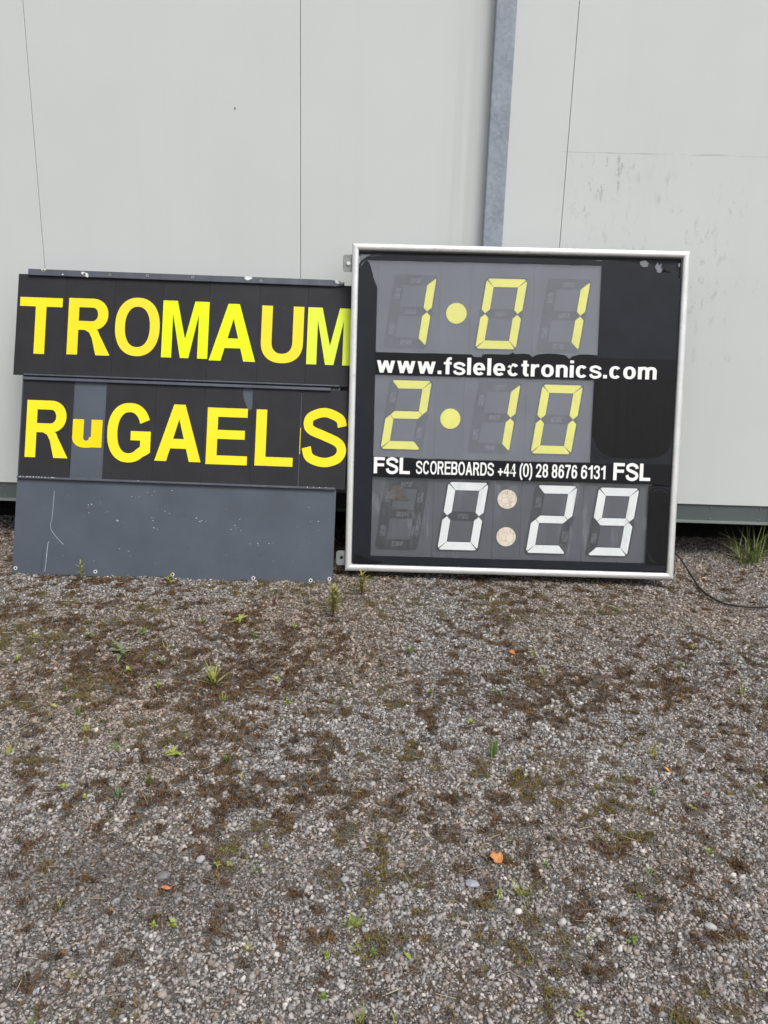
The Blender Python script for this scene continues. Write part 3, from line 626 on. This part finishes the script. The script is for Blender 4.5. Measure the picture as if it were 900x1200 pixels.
# printed words
LV = -.0204 + 4 * .0007 + .0006; LV6 = -.0204 + 6 * .0007 + .0006; WP = MAT['white_print']
for txt, u0, u1, v0, cap, t, lv, gp in (('www.fslelectronics.com', .1545, 1.7390, 1.1385, .0955, .198, LV, .11), ('FSL', .1520, .3595, .5665, .0930, .22, LV6, .10), ('SCOREBOARDS', .3940, .8390, .5695, .0750, .185, LV6, .09),
        ('+44', .8630, .9660, .5685, .0730, .17, LV6, .08), ('(0)', .9860, 1.0590, .5685, .0760, .16, LV6, .07), ('28', 1.0790, 1.1490, .5685, .0765, .185, LV6, .10), ('8676', 1.1700, 1.3150, .5675, .0765, .185, LV6, .10), ('6131', 1.3365, 1.4760, .5675, .0770, .185, LV6, .10), ('FSL', 1.5205, 1.7320, .5640, .0985, .22, LV6, .10)):
    o = word(txt, u0, u1, v0, cap, t, lv, 'lettering', WP, SB, gp); o['label'] = 'white printed words ' + txt
for u, v, r, lv in ((.945, .600, .0095, LV6), (.938, .616, .007, LV6), (.899, 1.178, .010, LV), (.913, 1.203, .007, LV), (.890, 1.196, .006, LV)):   # nicks in the print
    MB().prism([(u + r * math.cos(a) * rnd.uniform(.6, 1.2), v + r * math.sin(a) * rnd.uniform(.6, 1.2)) for a in np.linspace(0, 5.5, 8)], lv, lv + .0045).build('torn_nick', MAT['film_band'], SB)

# ------------------------------------------------------------------ cable
cp = [(1.58, -.30, .20), (1.66, -.30, .145), (1.71, -.30, .10), (1.745, -.35, .045), (1.755, -.45, .012), (1.738, -.60, .010), (1.752, -.723, .011), (1.79, -.808, .010), (1.862, -.85, .012), (1.93, -.852, .010), (2.0, -.845, .011), (2.3, -.80, .010), (2.8, -.85, .010), (3.3, -1.0, .010)]
cp2 = [(x, y, z + gz(x, y) + .006) for x, y, z in cp]
def cat3(P, k=6):
    a = catmull([(p[0], p[1]) for p in P], k); z = catmull([(i, p[2]) for i, p in enumerate(P)], k); return [(q[0], q[1], w[1]) for q, w in zip(a, z)]
tag(MB().tube(cat3(cp2), .0052, 8).build('power_cable', MAT['cable'], smooth=True), 'black power cable curving over the gravel from behind the scoreboard', 'cable')

# ------------------------------------------------------------------ gravel, moss, straw
def ico():
    p = (1 + 5 ** .5) / 2
    v = np.array([(-1, p, 0), (1, p, 0), (-1, -p, 0), (1, -p, 0), (0, -1, p), (0, 1, p), (0, -1, -p), (0, 1, -p), (p, 0, -1), (p, 0, 1), (-p, 0, -1), (-p, 0, 1)], float)
    f = np.array([(0, 11, 5), (0, 5, 1), (0, 1, 7), (0, 7, 10), (0, 10, 11), (1, 5, 9), (5, 11, 4), (11, 10, 2), (10, 7, 6), (7, 1, 8), (3, 9, 4), (3, 4, 2), (3, 2, 6), (3, 6, 8), (3, 8, 9), (4, 9, 5), (2, 4, 11), (6, 2, 10), (8, 6, 7), (9, 8, 1)])
    return v / np.linalg.norm(v[0]), f
def octa():
    return np.array([(1, 0, 0), (-1, 0, 0), (0, 1, 0), (0, -1, 0), (0, 0, 1), (0, 0, -1)], float), np.array([(0, 2, 4), (2, 1, 4), (1, 3, 4), (3, 0, 4), (2, 0, 5), (1, 2, 5), (3, 1, 5), (0, 3, 5)])
def rotm(n, flat=1.0):
    a = RG.random(n) * 2 * np.pi; b = (RG.random(n) - .5) * np.pi * flat; c = (RG.random(n) - .5) * np.pi * flat
    ca, sa, cb, sb, cc, s2 = np.cos(a), np.sin(a), np.cos(b), np.sin(b), np.cos(c), np.sin(c); z = np.zeros(n); o = np.ones(n)
    Rz = np.stack([ca, -sa, z, sa, ca, z, z, z, o], -1).reshape(n, 3, 3); Rx = np.stack([o, z, z, z, cb, -sb, z, sb, cb], -1).reshape(n, 3, 3); Ry = np.stack([cc, z, s2, z, o, z, -s2, z, cc], -1).reshape(n, 3, 3)
    return Rz @ Rx @ Ry
def inview(x, y, m=.42): return (np.abs(x) < .525 * (y + 4.7208) + m)
def mossmask(x, y):
    m = fbm(x, y, 2.4, 21, 3) * .33 + fbm(x, y, 24.0, 33, 2) * .67
    bias = .035 * np.exp(-((y + 2.0) / .85) ** 2) + .035 * np.clip(.2 - x, 0, 1) * np.clip((y + 2.9) / .4, 0, 1) - .055 * np.clip((-2.55 - y) / .3, 0, 1) - .04 * np.clip(x - .3, 0, 1) - .02
    return m + bias
def scatter(x0, x1, y0, y1, dens):
    n = int((x1 - x0) * (y1 - y0) * dens); x = RG.uniform(x0, x1, n); y = RG.uniform(y0, y1, n); k = inview(x, y); return x[k], y[k]
def stones(name, x, y, shape, rmed, sig, lift=0.0):
    bv, bf = shape(); n = len(x); r = np.clip(rmed * np.exp(RG.normal(0, sig, n)), rmed * .45, rmed * 2.3)
    mk = mossmask(x, y); r = r * np.where(mk > .58, .85, 1)
    v = bv[None] * RG.uniform(.68, 1.22, (n, len(bv), 1)); ax = np.stack([RG.uniform(.85, 1.45, n), RG.uniform(.7, 1.05, n), RG.uniform(.5, .85, n)], -1)
    v = v * ax[:, None, :] * r[:, None, None]; v = np.einsum('nij,nkj->nki', rotm(n, .55), v)
    z = gh(x, y) + r * RG.uniform(-.25, .5, n) + lift - np.clip((mk - .52) / .1, 0, 1) * .005
    v += np.stack([x, y, z], -1)[:, None, :]
    F = (bf[None] + (np.arange(n) * len(bv))[:, None, None]).reshape(-1, 3)
    pal = np.array([(.30, .293, .293), (.24, .232, .232), (.38, .372, .37), (.17, .163, .16), (.29, .255, .235), (.21, .17, .148), (.48, .467, .455), (.11, .10, .096), (.26, .27, .29)])
    c = pal[RG.choice(len(pal), n, p=[.20, .16, .15, .12, .12, .08, .06, .07, .04])] * RG.uniform(.86, 1.26, (n, 1))
    brown = np.clip((fbm(x, y, 1.6, 55, 3) - .32) * 3.0, 0, 1) * np.clip((y + 3.35) / 1.1, .25, 1)
    c = c * (np.array([1.015, 1.01, 1.01]) - brown[:, None] * np.array([.05, .17, .28]))
    dirt = np.clip((mk - .53) / .12, 0, 1)[:, None] * .45; c = c * (1 - dirt) + np.array([.12, .075, .045]) * dirt
    wet = np.exp(-(((x + .75) / .55) ** 2 + ((y + 3.0) / .13) ** 2))[:, None]; c = c * (1 - .38 * wet)
    link(name, np_mesh(name, v.reshape(-1, 3), F, np.repeat(c, len(bv), 0)), MAT['gravel'], kind='stuff')
x, y = scatter(-2.4, 2.4, -3.85, -2.0, 6800); stones('gravel', x, y, ico, .0047, .38)
x, y = scatter(-2.4, 2.4, -3.85, -2.0, 16500); stones('gravel', x, y, octa, .0039, .34)
x, y = scatter(-3.4, 3.4, -2.0, .5, 12200); stones('gravel', x, y, octa, .0054, .38)
# moss and dead plant crumbs between the stones
x, y = scatter(-3.3, 3.3, -3.85, .1, 9500); mk = mossmask(x, y)
keep = RG.random(len(x)) < np.clip((mk - .545) / .10, 0, 1) * .75 + .02 + .07 * np.exp(-((y + 1.7) / .9) ** 2)
x, y, mk = x[keep], y[keep], mk[keep]; n = len(x); B = 7
ang = RG.random((n, B)) * 2 * np.pi; tilt = RG.uniform(.15, 1.25, (n, B)); ln = RG.uniform(.005, .013, (n, B)); wd = RG.uniform(.0012, .0026, (n, B))
dirv = np.stack([np.cos(ang) * np.sin(tilt), np.sin(ang) * np.sin(tilt), np.cos(tilt)], -1); side = np.stack([-np.sin(ang), np.cos(ang), np.zeros_like(ang)], -1)
base = np.stack([x, y, gh(x, y) + RG.uniform(.0, .005, n)], -1)[:, None, :] + np.stack([RG.normal(0, .005, (n, B)), RG.normal(0, .005, (n, B)), np.zeros((n, B))], -1)
V = np.stack([base - side * wd[..., None], base + side * wd[..., None], base + dirv * ln[..., None]], 2).reshape(-1, 3)
hue = fbm(x, y, 3.1, 70, 2)
pal = np.array([(.105, .060, .027), (.045, .027, .015), (.19, .125, .06), (.12, .10, .028), (.18, .15, .05), (.16, .075, .03)])
pick = np.where(hue > .60, RG.choice([3, 4, 2, 0], n, p=[.4, .25, .15, .2]), RG.choice([0, 1, 2, 5], n, p=[.4, .3, .2, .1]))
c = pal[pick] * RG.uniform(.7, 1.35, (n, 1))
link('moss', np_mesh('moss', V, np.arange(len(V)).reshape(-1, 3), np.repeat(c, B * 3, 0)), MAT['moss'], kind='stuff')
x, y = scatter(-3.2, 3.2, -3.8, -.2, 240); n = len(x); a = RG.random(n) * np.pi; L = RG.uniform(.006, .026, n); w = RG.uniform(.0006, .0014, n)
d = np.stack([np.cos(a), np.sin(a), RG.normal(0, .18, n)], -1) * L[:, None]; s_ = np.stack([-np.sin(a), np.cos(a), np.zeros(n)], -1) * w[:, None]; b0 = np.stack([x, y, gh(x, y) + RG.uniform(.006, .012, n)], -1)
up_ = np.array([0, 0, 1.0]) * w[:, None]
V = np.stack([b0 - d - s_, b0 - d + s_, b0 - d + up_ * 1.5, b0 + d - s_, b0 + d + s_, b0 + d + up_ * 1.5], 1)
F = np.concatenate([np.array([(0, 1, 4, 3), (1, 2, 5, 4), (2, 0, 3, 5)]) + k * 6 for k in range(n)])
c = np.array([(.33, .27, .18), (.20, .15, .10), (.42, .38, .30), (.12, .085, .06)])[RG.choice(4, n, p=[.35, .35, .1, .2])]
link('dry_straw', np_mesh('dry_straw', V.reshape(-1, 3), F, np.repeat(c, 6, 0)), MAT['straw'], kind='stuff')

# ------------------------------------------------------------------ plants
def blade(mb, base, a, L, w, lean, droop, seg=4):
    p = Vector(base); el = math.pi / 2 - lean; st = L / seg; V = []; side = Vector((-math.sin(a), math.cos(a), 0))
    for k in range(seg + 1):
        ww = w * (1 - (k / seg) ** 1.6) + .0002
        nrm = Vector((-math.cos(a) * math.sin(el), -math.sin(a) * math.sin(el), math.cos(el))) * (ww * .35)
        V += [p - side * ww, p - nrm * 1.0, p + side * ww]
        p = p + Vector((math.cos(a) * math.cos(el), math.sin(a) * math.cos(el), math.sin(el))) * st; el -= droop / seg
    F = []
    for k in range(seg):
        for j in (0, 1): F.append((3 * k + j, 3 * k + j + 1, 3 * k + j + 4, 3 * k + j + 3))
    mb.add(V, F)
def leafm(mb, base, a, el, L, w, curl=.5, seg=5):
    p = Vector(base); side = Vector((-math.sin(a), math.cos(a), 0)); V = []
    for k in range(seg + 1):
        t = k / seg; ww = w * math.sin(math.pi * (.08 + .9 * t) ** .8) * .5 + .0003
        upv = Vector((-math.cos(a) * math.sin(el), -math.sin(a) * math.sin(el), math.cos(el)))
        V += [p - side * ww + upv * ww * .35, p, p + side * ww + upv * ww * .35]
        p = p + Vector((math.cos(a) * math.cos(el), math.sin(a) * math.cos(el), math.sin(el))) * (L / seg); el -= curl / seg
    F = []
    for k in range(seg):
        for j in (0, 1): F.append((3 * k + j, 3 * k + j + 1, 3 * k + j + 4, 3 * k + j + 3))
    mb.add(V, F)
def mk_obj(name, mb, mat, loc, label, cat, group=None, smooth=True):
    me = mb.mesh(name, fix=False); o = link(name, me, mat, smooth=smooth); o.location = loc; return tag(o, label, cat, group)
def tuft(x, y, n, h, w, mat, label, group=None, spread=.9, droop=.8, name='grass_tuft', rad=.006, seed=0):
    r = random.Random(int(x * 1000) * 31 + int(y * 1000) + seed); mb = MB()
    for k in range(n):
        a = r.uniform(0, 6.28); blade(mb, (r.gauss(0, rad), r.gauss(0, rad), -.004), a, h * r.uniform(.45, 1.1), w * r.uniform(.7, 1.2), r.uniform(.05, spread), r.uniform(.2, 1) * droop)
    return mk_obj(name, mb, PM[mat], (x, y, gz(x, y)), label, 'grass', group)
def rosette(x, y, n, L, w, mat, label, group=None, el=.45, name='seedling', cat='plant', lift=.006):
    r = random.Random(int(x * 1000) * 17 + int(y * 1000)); mb = MB(); a0 = r.uniform(0, 6.28)
    for k in range(n):
        leafm(mb, (r.gauss(0, .12) * L, r.gauss(0, .12) * L, lift + r.uniform(0, .008)), r.uniform(0, 6.28), el * r.uniform(.2, 2.0), L * r.uniform(.35, 1.1), w * r.uniform(.6, 1.15), r.uniform(.1, 1.2))
    mb.tube([(0, 0, -.01), (0, 0, lift + .002)], .0012, 5)
    return mk_obj(name, mb, PM[mat], (x, y, gz(x, y)), label, cat, group)
def upright(x, y, h, stems, mat, stemmat, label, Lf=.022, wf=.006, group=None):
    r = random.Random(int(x * 1000) * 13 + int(y * 1000)); root = empty('upright_weed', label, 'weed', group, loc=(x, y, gz(x, y)))
    for s in range(stems):
        a = r.uniform(0, 6.28); hh = h * r.uniform(.7, 1.05) if s else h; dx, dy = math.cos(a) * .16 * hh * (s > 0), math.sin(a) * .16 * hh * (s > 0)
        pts = [(dx * t ** 1.5, dy * t ** 1.5, -.006 + hh * t) for t in (0, .25, .5, .75, 1)]
        MB().tube(pts, [.0022, .002, .0017, .0013, .0008], 6).build('stem', PM[stemmat], root, smooth=True)
        mb = MB(); n = int(hh / .0125)
        for k in range(n):
            t = .22 + .78 * k / n; leafm(mb, (dx * t ** 1.5, dy * t ** 1.5, hh * t), k * 2.4 + s, .35 + .75 * t, Lf * (1.15 - .5 * abs(t - .55)) * r.uniform(.8, 1.1), wf * r.uniform(.8, 1.2), .35)
        o = link('leaves', mb.mesh('leaves', False), PM[mat], root, smooth=True)
    return root
# long grass beside the wall foot
tuft(2.235, -.035, 64, .34, .0034, 'long', 'long green grass tuft against the base of the wall', spread=1.3, droop=.9, rad=.035)
tuft(2.50, -.06, 45, .30, .0034, 'long', 'second long grass clump at the wall, leaning out past the cable', spread=1.1, droop=1.1, rad=.04)
tuft(2.20, -.02, 9, .30, .0022, 'dead', 'dry straw-coloured blades in the long grass by the wall', spread=1.3, droop=.7, rad=.02)
upright(-1.741, -.715, .105, 2, 'yellow', 'olive', 'slender green weed standing against the blue-grey board beside a scratch', .032, .010)
upright(-1.223, -.775, .055, 2, 'yellow', 'olive', 'short leafy weed at the foot of the blue-grey board', .040, .013)
upright(-.299, -1.146, .155, 4, 'olive', 'red', 'tall red-stemmed weed below the board corner with the eyelet', .050, .013)
upright(-.169, -.851, .130, 3, 'olive', 'red', 'red-stemmed weed in front of the lower left frame corner of the scoreboard', .050, .013)
upright(-.611, -1.015, .050, 3, 'red', 'red', 'low dark red weed on the gravel below the name board', .018, .007)
tuft(-.722, -1.884, 34, .125, .0034, 'yellow', 'bright yellow-green grass tuft, the fullest below the name board', spread=1.1)
rosette(-1.187, -1.641, 11, .085, .020, 'grey', 'grey-green rosette of toothed leaves in brown moss', name='broadleaf_weed', el=.35)
rosette(-.742, -1.239, 16, .050, .014, 'yellow', 'yellow-green leafy rosette below the grey board edge', name='broadleaf_weed', el=.4)
rosette(-.727, -2.416, 14, .036, .011, 'lime', 'lime green seedling cluster between moss patches', name='broadleaf_weed', el=.6)
tuft(-.838, -2.654, 20, .085, .0026, 'grey', 'thin grey-green grass tuft in dark moss')
tuft(.366, -2.339, 16, .085, .0026, 'green', 'upright green grass tuft in dark brown moss', spread=.45, droop=.4)
tuft(.367, -3.009, 26, .070, .0024, 'yellow', 'sprawling grass tuft next to the big orange leaf', spread=1.4, droop=.6)
rosette(.306, -3.006, 4, .020, .007, 'lime', 'little seedling between the flat slate and the sprawling tuft')
rosette(-.524, -3.146, 5, .019, .014, 'lime', 'bright lime seedling with round leaves near the reddish leaf', el=.5)
tuft(-.078, -3.128, 60, .038, .0012, 'lime', 'dense cushion of fine bright grass', spread=1.0)
rosette(.063, -3.22, 5, .013, .011, 'lime', 'vivid green seedling with short rounded leaves in front of brown moss', el=.3)
tuft(-.037, -3.393, 9, .058, .0016, 'lime', 'single upright lime sprout', spread=.35, droop=.3)
tuft(.932, -2.301, 28, .06, .0018, 'olive', 'olive grass tuft near the small orange leaf', spread=.8)
rosette(.615, -3.146, 9, .024, .006, 'green', 'flat dark green weed on clean gravel', el=.2, name='broadleaf_weed')
tuft(-.704, -3.304, 22, .036, .0014, 'olive', 'dull olive grass tuft among pale chippings')
small = [(-.457, -2.946), (-.433, -2.938), (-.021, -3.217), (-.067, -3.202), (.735, -2.893), (.673, -3.002), (.507, -3.16), (.861, -2.527), (1.174, -.947), (-.324, -3.207), (-.13, -3.235), (-.125, -3.344), (.441, -3.364), (.038, -3.392), (-.749, -3.427), (-.933, -2.669),
         (-1.632, -1.515), (-1.389, -1.495), (-1.163, -1.428), (-1.008, -1.574), (-.981, -1.725), (-1.097, -1.814), (-.929, -1.951), (-.924, -1.266), (-.635, -1.413), (-.468, -1.319), (-1.287, -1.991), (-1.273, -2.131), (-1.163, -2.168), (-.656, -2.021), (-.464, -1.865), (-.398, -2.049), (-.19, -2.007), (-1.09, -2.271), (-.938, -2.383), (-.547, -2.435), (-.476, -2.542), (-1.02, -2.622), (-.76, -2.569), (-1.291, -2.422), (-1.592, -1.757),
         (.082, -1.556), (.639, -1.529), (.654, -1.703), (1.275, -1.59), (1.397, -1.386), (.306, -2.145), (.161, -1.926), (.432, -1.885), (1.447, -1.803), (.449, -2.902), (.956, -2.609), (-.568, -3.154), (-.828, -3.097), (-.351, -2.947), (.934, -2.805)]
for k, (x, y) in enumerate(small):
    far = max(0, min(1, (y + 3.2) / 1.6)); kind = (k * 7) % 5
    if kind in (1, 3):
        m = ('green', 'yellow')[k % 2]
        tuft(x, y, 16, .030 + .022 * far, .0012 + .0008 * far, m, {'green': 'tiny wisp of fine dark green grass in the gravel', 'yellow': 'tiny wisp of yellowish grass in the gravel'}[m], {'green': 'dark green grass wisps in the gravel', 'yellow': 'yellowish grass wisps in the gravel'}[m], spread=1.0)
    else:
        m = ('yellow', 'lime', 'green')[k % 3]
        rosette(x, y, 9 + k % 6, .013 + .012 * far, .005 + .004 * far, m, {'yellow': 'tiny yellowish seedling dotted in the gravel', 'lime': 'tiny lime green seedling dotted in the gravel', 'green': 'tiny dark green seedling dotted in the gravel'}[m], {'yellow': 'yellowish seedlings in the gravel', 'lime': 'lime seedlings in the gravel', 'green': 'dark green seedlings in the gravel'}[m], el=.75, lift=.010)
for k, (x, y, h) in enumerate(((-.27, -1.62, .022), (.88, -2.98, .020), (-.52, -1.34, .020), (-.33, -2.12, .018), (1.12, -2.74, .018), (-1.13, -2.09, .02), (-.1, -2.2, .016))):
    tuft(x, y, 90, h, .0010, 'rust', 'round rust-brown moss cushion between the stones', 'rust-brown moss cushions', spread=1.3, droop=.4, name='moss_cushion', rad=.012)['category'] = 'moss'

# ------------------------------------------------------------------ fallen leaves and larger stones
def fallen(x, y, size, rot, c, c2, label, lobes=True, curl=.35):
    if lobes: P = [(0, -.55), (.10, -.30), (.34, -.38), (.52, -.10), (.40, .06), (.62, .40), (.30, .30), (.16, .48), (.02, .95), (-.14, .46), (-.26, .34), (-.56, .52), (-.42, .08), (-.52, -.12), (-.34, -.36), (-.08, -.30)]
    else: P = [(0, -.7), (.16, -.45), (.26, -.05), (.22, .35), (0, .75), (-.2, .4), (-.27, .0), (-.16, -.42)]
    s = N('fallen_leaf'); mat = s.done(s.mix(s.ramp(s.noise(45, 5), .35, .65), c, c2), .6, 0, .3); mat.name = 'leaf_' + label.split()[0]
    bm = bmesh.new(); vs_ = [bm.verts.new((px, py, 0)) for px, py in P]; f = bm.faces.new(vs_); bmesh.ops.triangulate(bm, faces=[f]); bmesh.ops.subdivide_edges(bm, edges=bm.edges, cuts=2, use_grid_fill=True)
    for v in bm.verts:
        v.co.z = curl * (abs(v.co.x) ** 1.5 * .9 + .28 * math.sin(3.1 * v.co.y + 2 * v.co.x)) ; v.co *= size
    ex = bmesh.ops.extrude_face_region(bm, geom=bm.faces[:])
    for v in [g_ for g_ in ex['geom'] if isinstance(g_, bmesh.types.BMVert)]: v.co.z += .0006
    me = bpy.data.meshes.new('fallen_leaf'); bm.to_mesh(me); bm.free()
    o = link('fallen_leaf', me, mat, smooth=True); o.location = (x, y, gz(x, y) + .011); o.rotation_euler = (rnd.uniform(-.25, .25), rnd.uniform(-.25, .25), rot)
    MB().tube([(0, -.5 * size, .0), (.02 * size, -.85 * size, .004), (.1 * size, -1.15 * size, .006)], .0008, 5).build('leaf_stalk', mat, o)
    return tag(o, label, 'leaf')
fallen(.317, -2.876, .030, .5, (.58, .27, .10), (.42, .17, .055), 'largest fallen leaf, orange-tan and lobed, beside a sprawling grass tuft')
fallen(-.573, -3.032, .021, 1.9, (.40, .13, .06), (.52, .22, .11), 'reddish brown curled leaf on dark fine gravel', False, .6)
fallen(.543, -1.528, .030, 1.2, (.52, .20, .06), (.36, .11, .04), 'rust orange leaf lying below the scoreboard', True, .5)
fallen(.953, -2.393, .022, .9, (.62, .33, .10), (.5, .2, .06), 'small golden orange leaf by brown moss', False, .4)
fallen(.069, -1.825, .022, 2.6, (.46, .26, .13), (.36, .18, .08), 'pale tan leaf on olive moss', False, .4)
fallen(1.031, -2.53, .014, .2, (.42, .09, .05), (.30, .06, .03), 'tiny dark red leaf scrap near the golden leaf', False, .4)
def stone(x, y, r, ax, c, label, rot=0):
    bm = bmesh.new(); bmesh.ops.create_icosphere(bm, subdivisions=2, radius=1); rr = random.Random(label)
    for v in bm.verts:
        k = 1 + .16 * math.sin(3 * v.co.x + rr.uniform(0, .6)) * math.cos(2.3 * v.co.y) + rr.uniform(-.06, .06); v.co = Vector((v.co.x * ax[0], v.co.y * ax[1], v.co.z * ax[2])) * r * k
    me = bpy.data.meshes.new('stone'); bm.to_mesh(me); bm.free(); m = basic('stone_' + label.split()[0], c, .8, .2, 60, bump=.3, bscale=220)
    o = link('stone', me, m); o.location = (x, y, gz(x, y) + .006); o.rotation_euler = (.08, -.1, rot); return tag(o, label, 'stone')
stone(.237, -2.969, .015, (1.35, .9, .4), (.30, .32, .36), 'flat blue-grey slate chip left of the sprawling grass tuft', -.4)
stone(.831, -3.086, .012, (1.35, .9, .7), (.40, .40, .40), 'smooth light grey pebble lying by dead grass', -.6)
stone(-.106, -2.975, .010, (1.2, 1, .7), (.30, .31, .33), 'round grey pebble behind the dense grass cushion', .3)
stone(.347, -3.066, .010, (1.1, .8, .8), (.62, .58, .54), 'white angular quartz chip in front of the sprawling tuft', .2)
stone(-.512, -2.916, .011, (1.2, 1, .7), (.34, .34, .35), 'pale grey lump above the reddish curled leaf', .9)
stone(-.596, -2.983, .015, (1.3, 1, .5), (.17, .16, .17), 'dark flat stone touching the reddish curled leaf', .1)
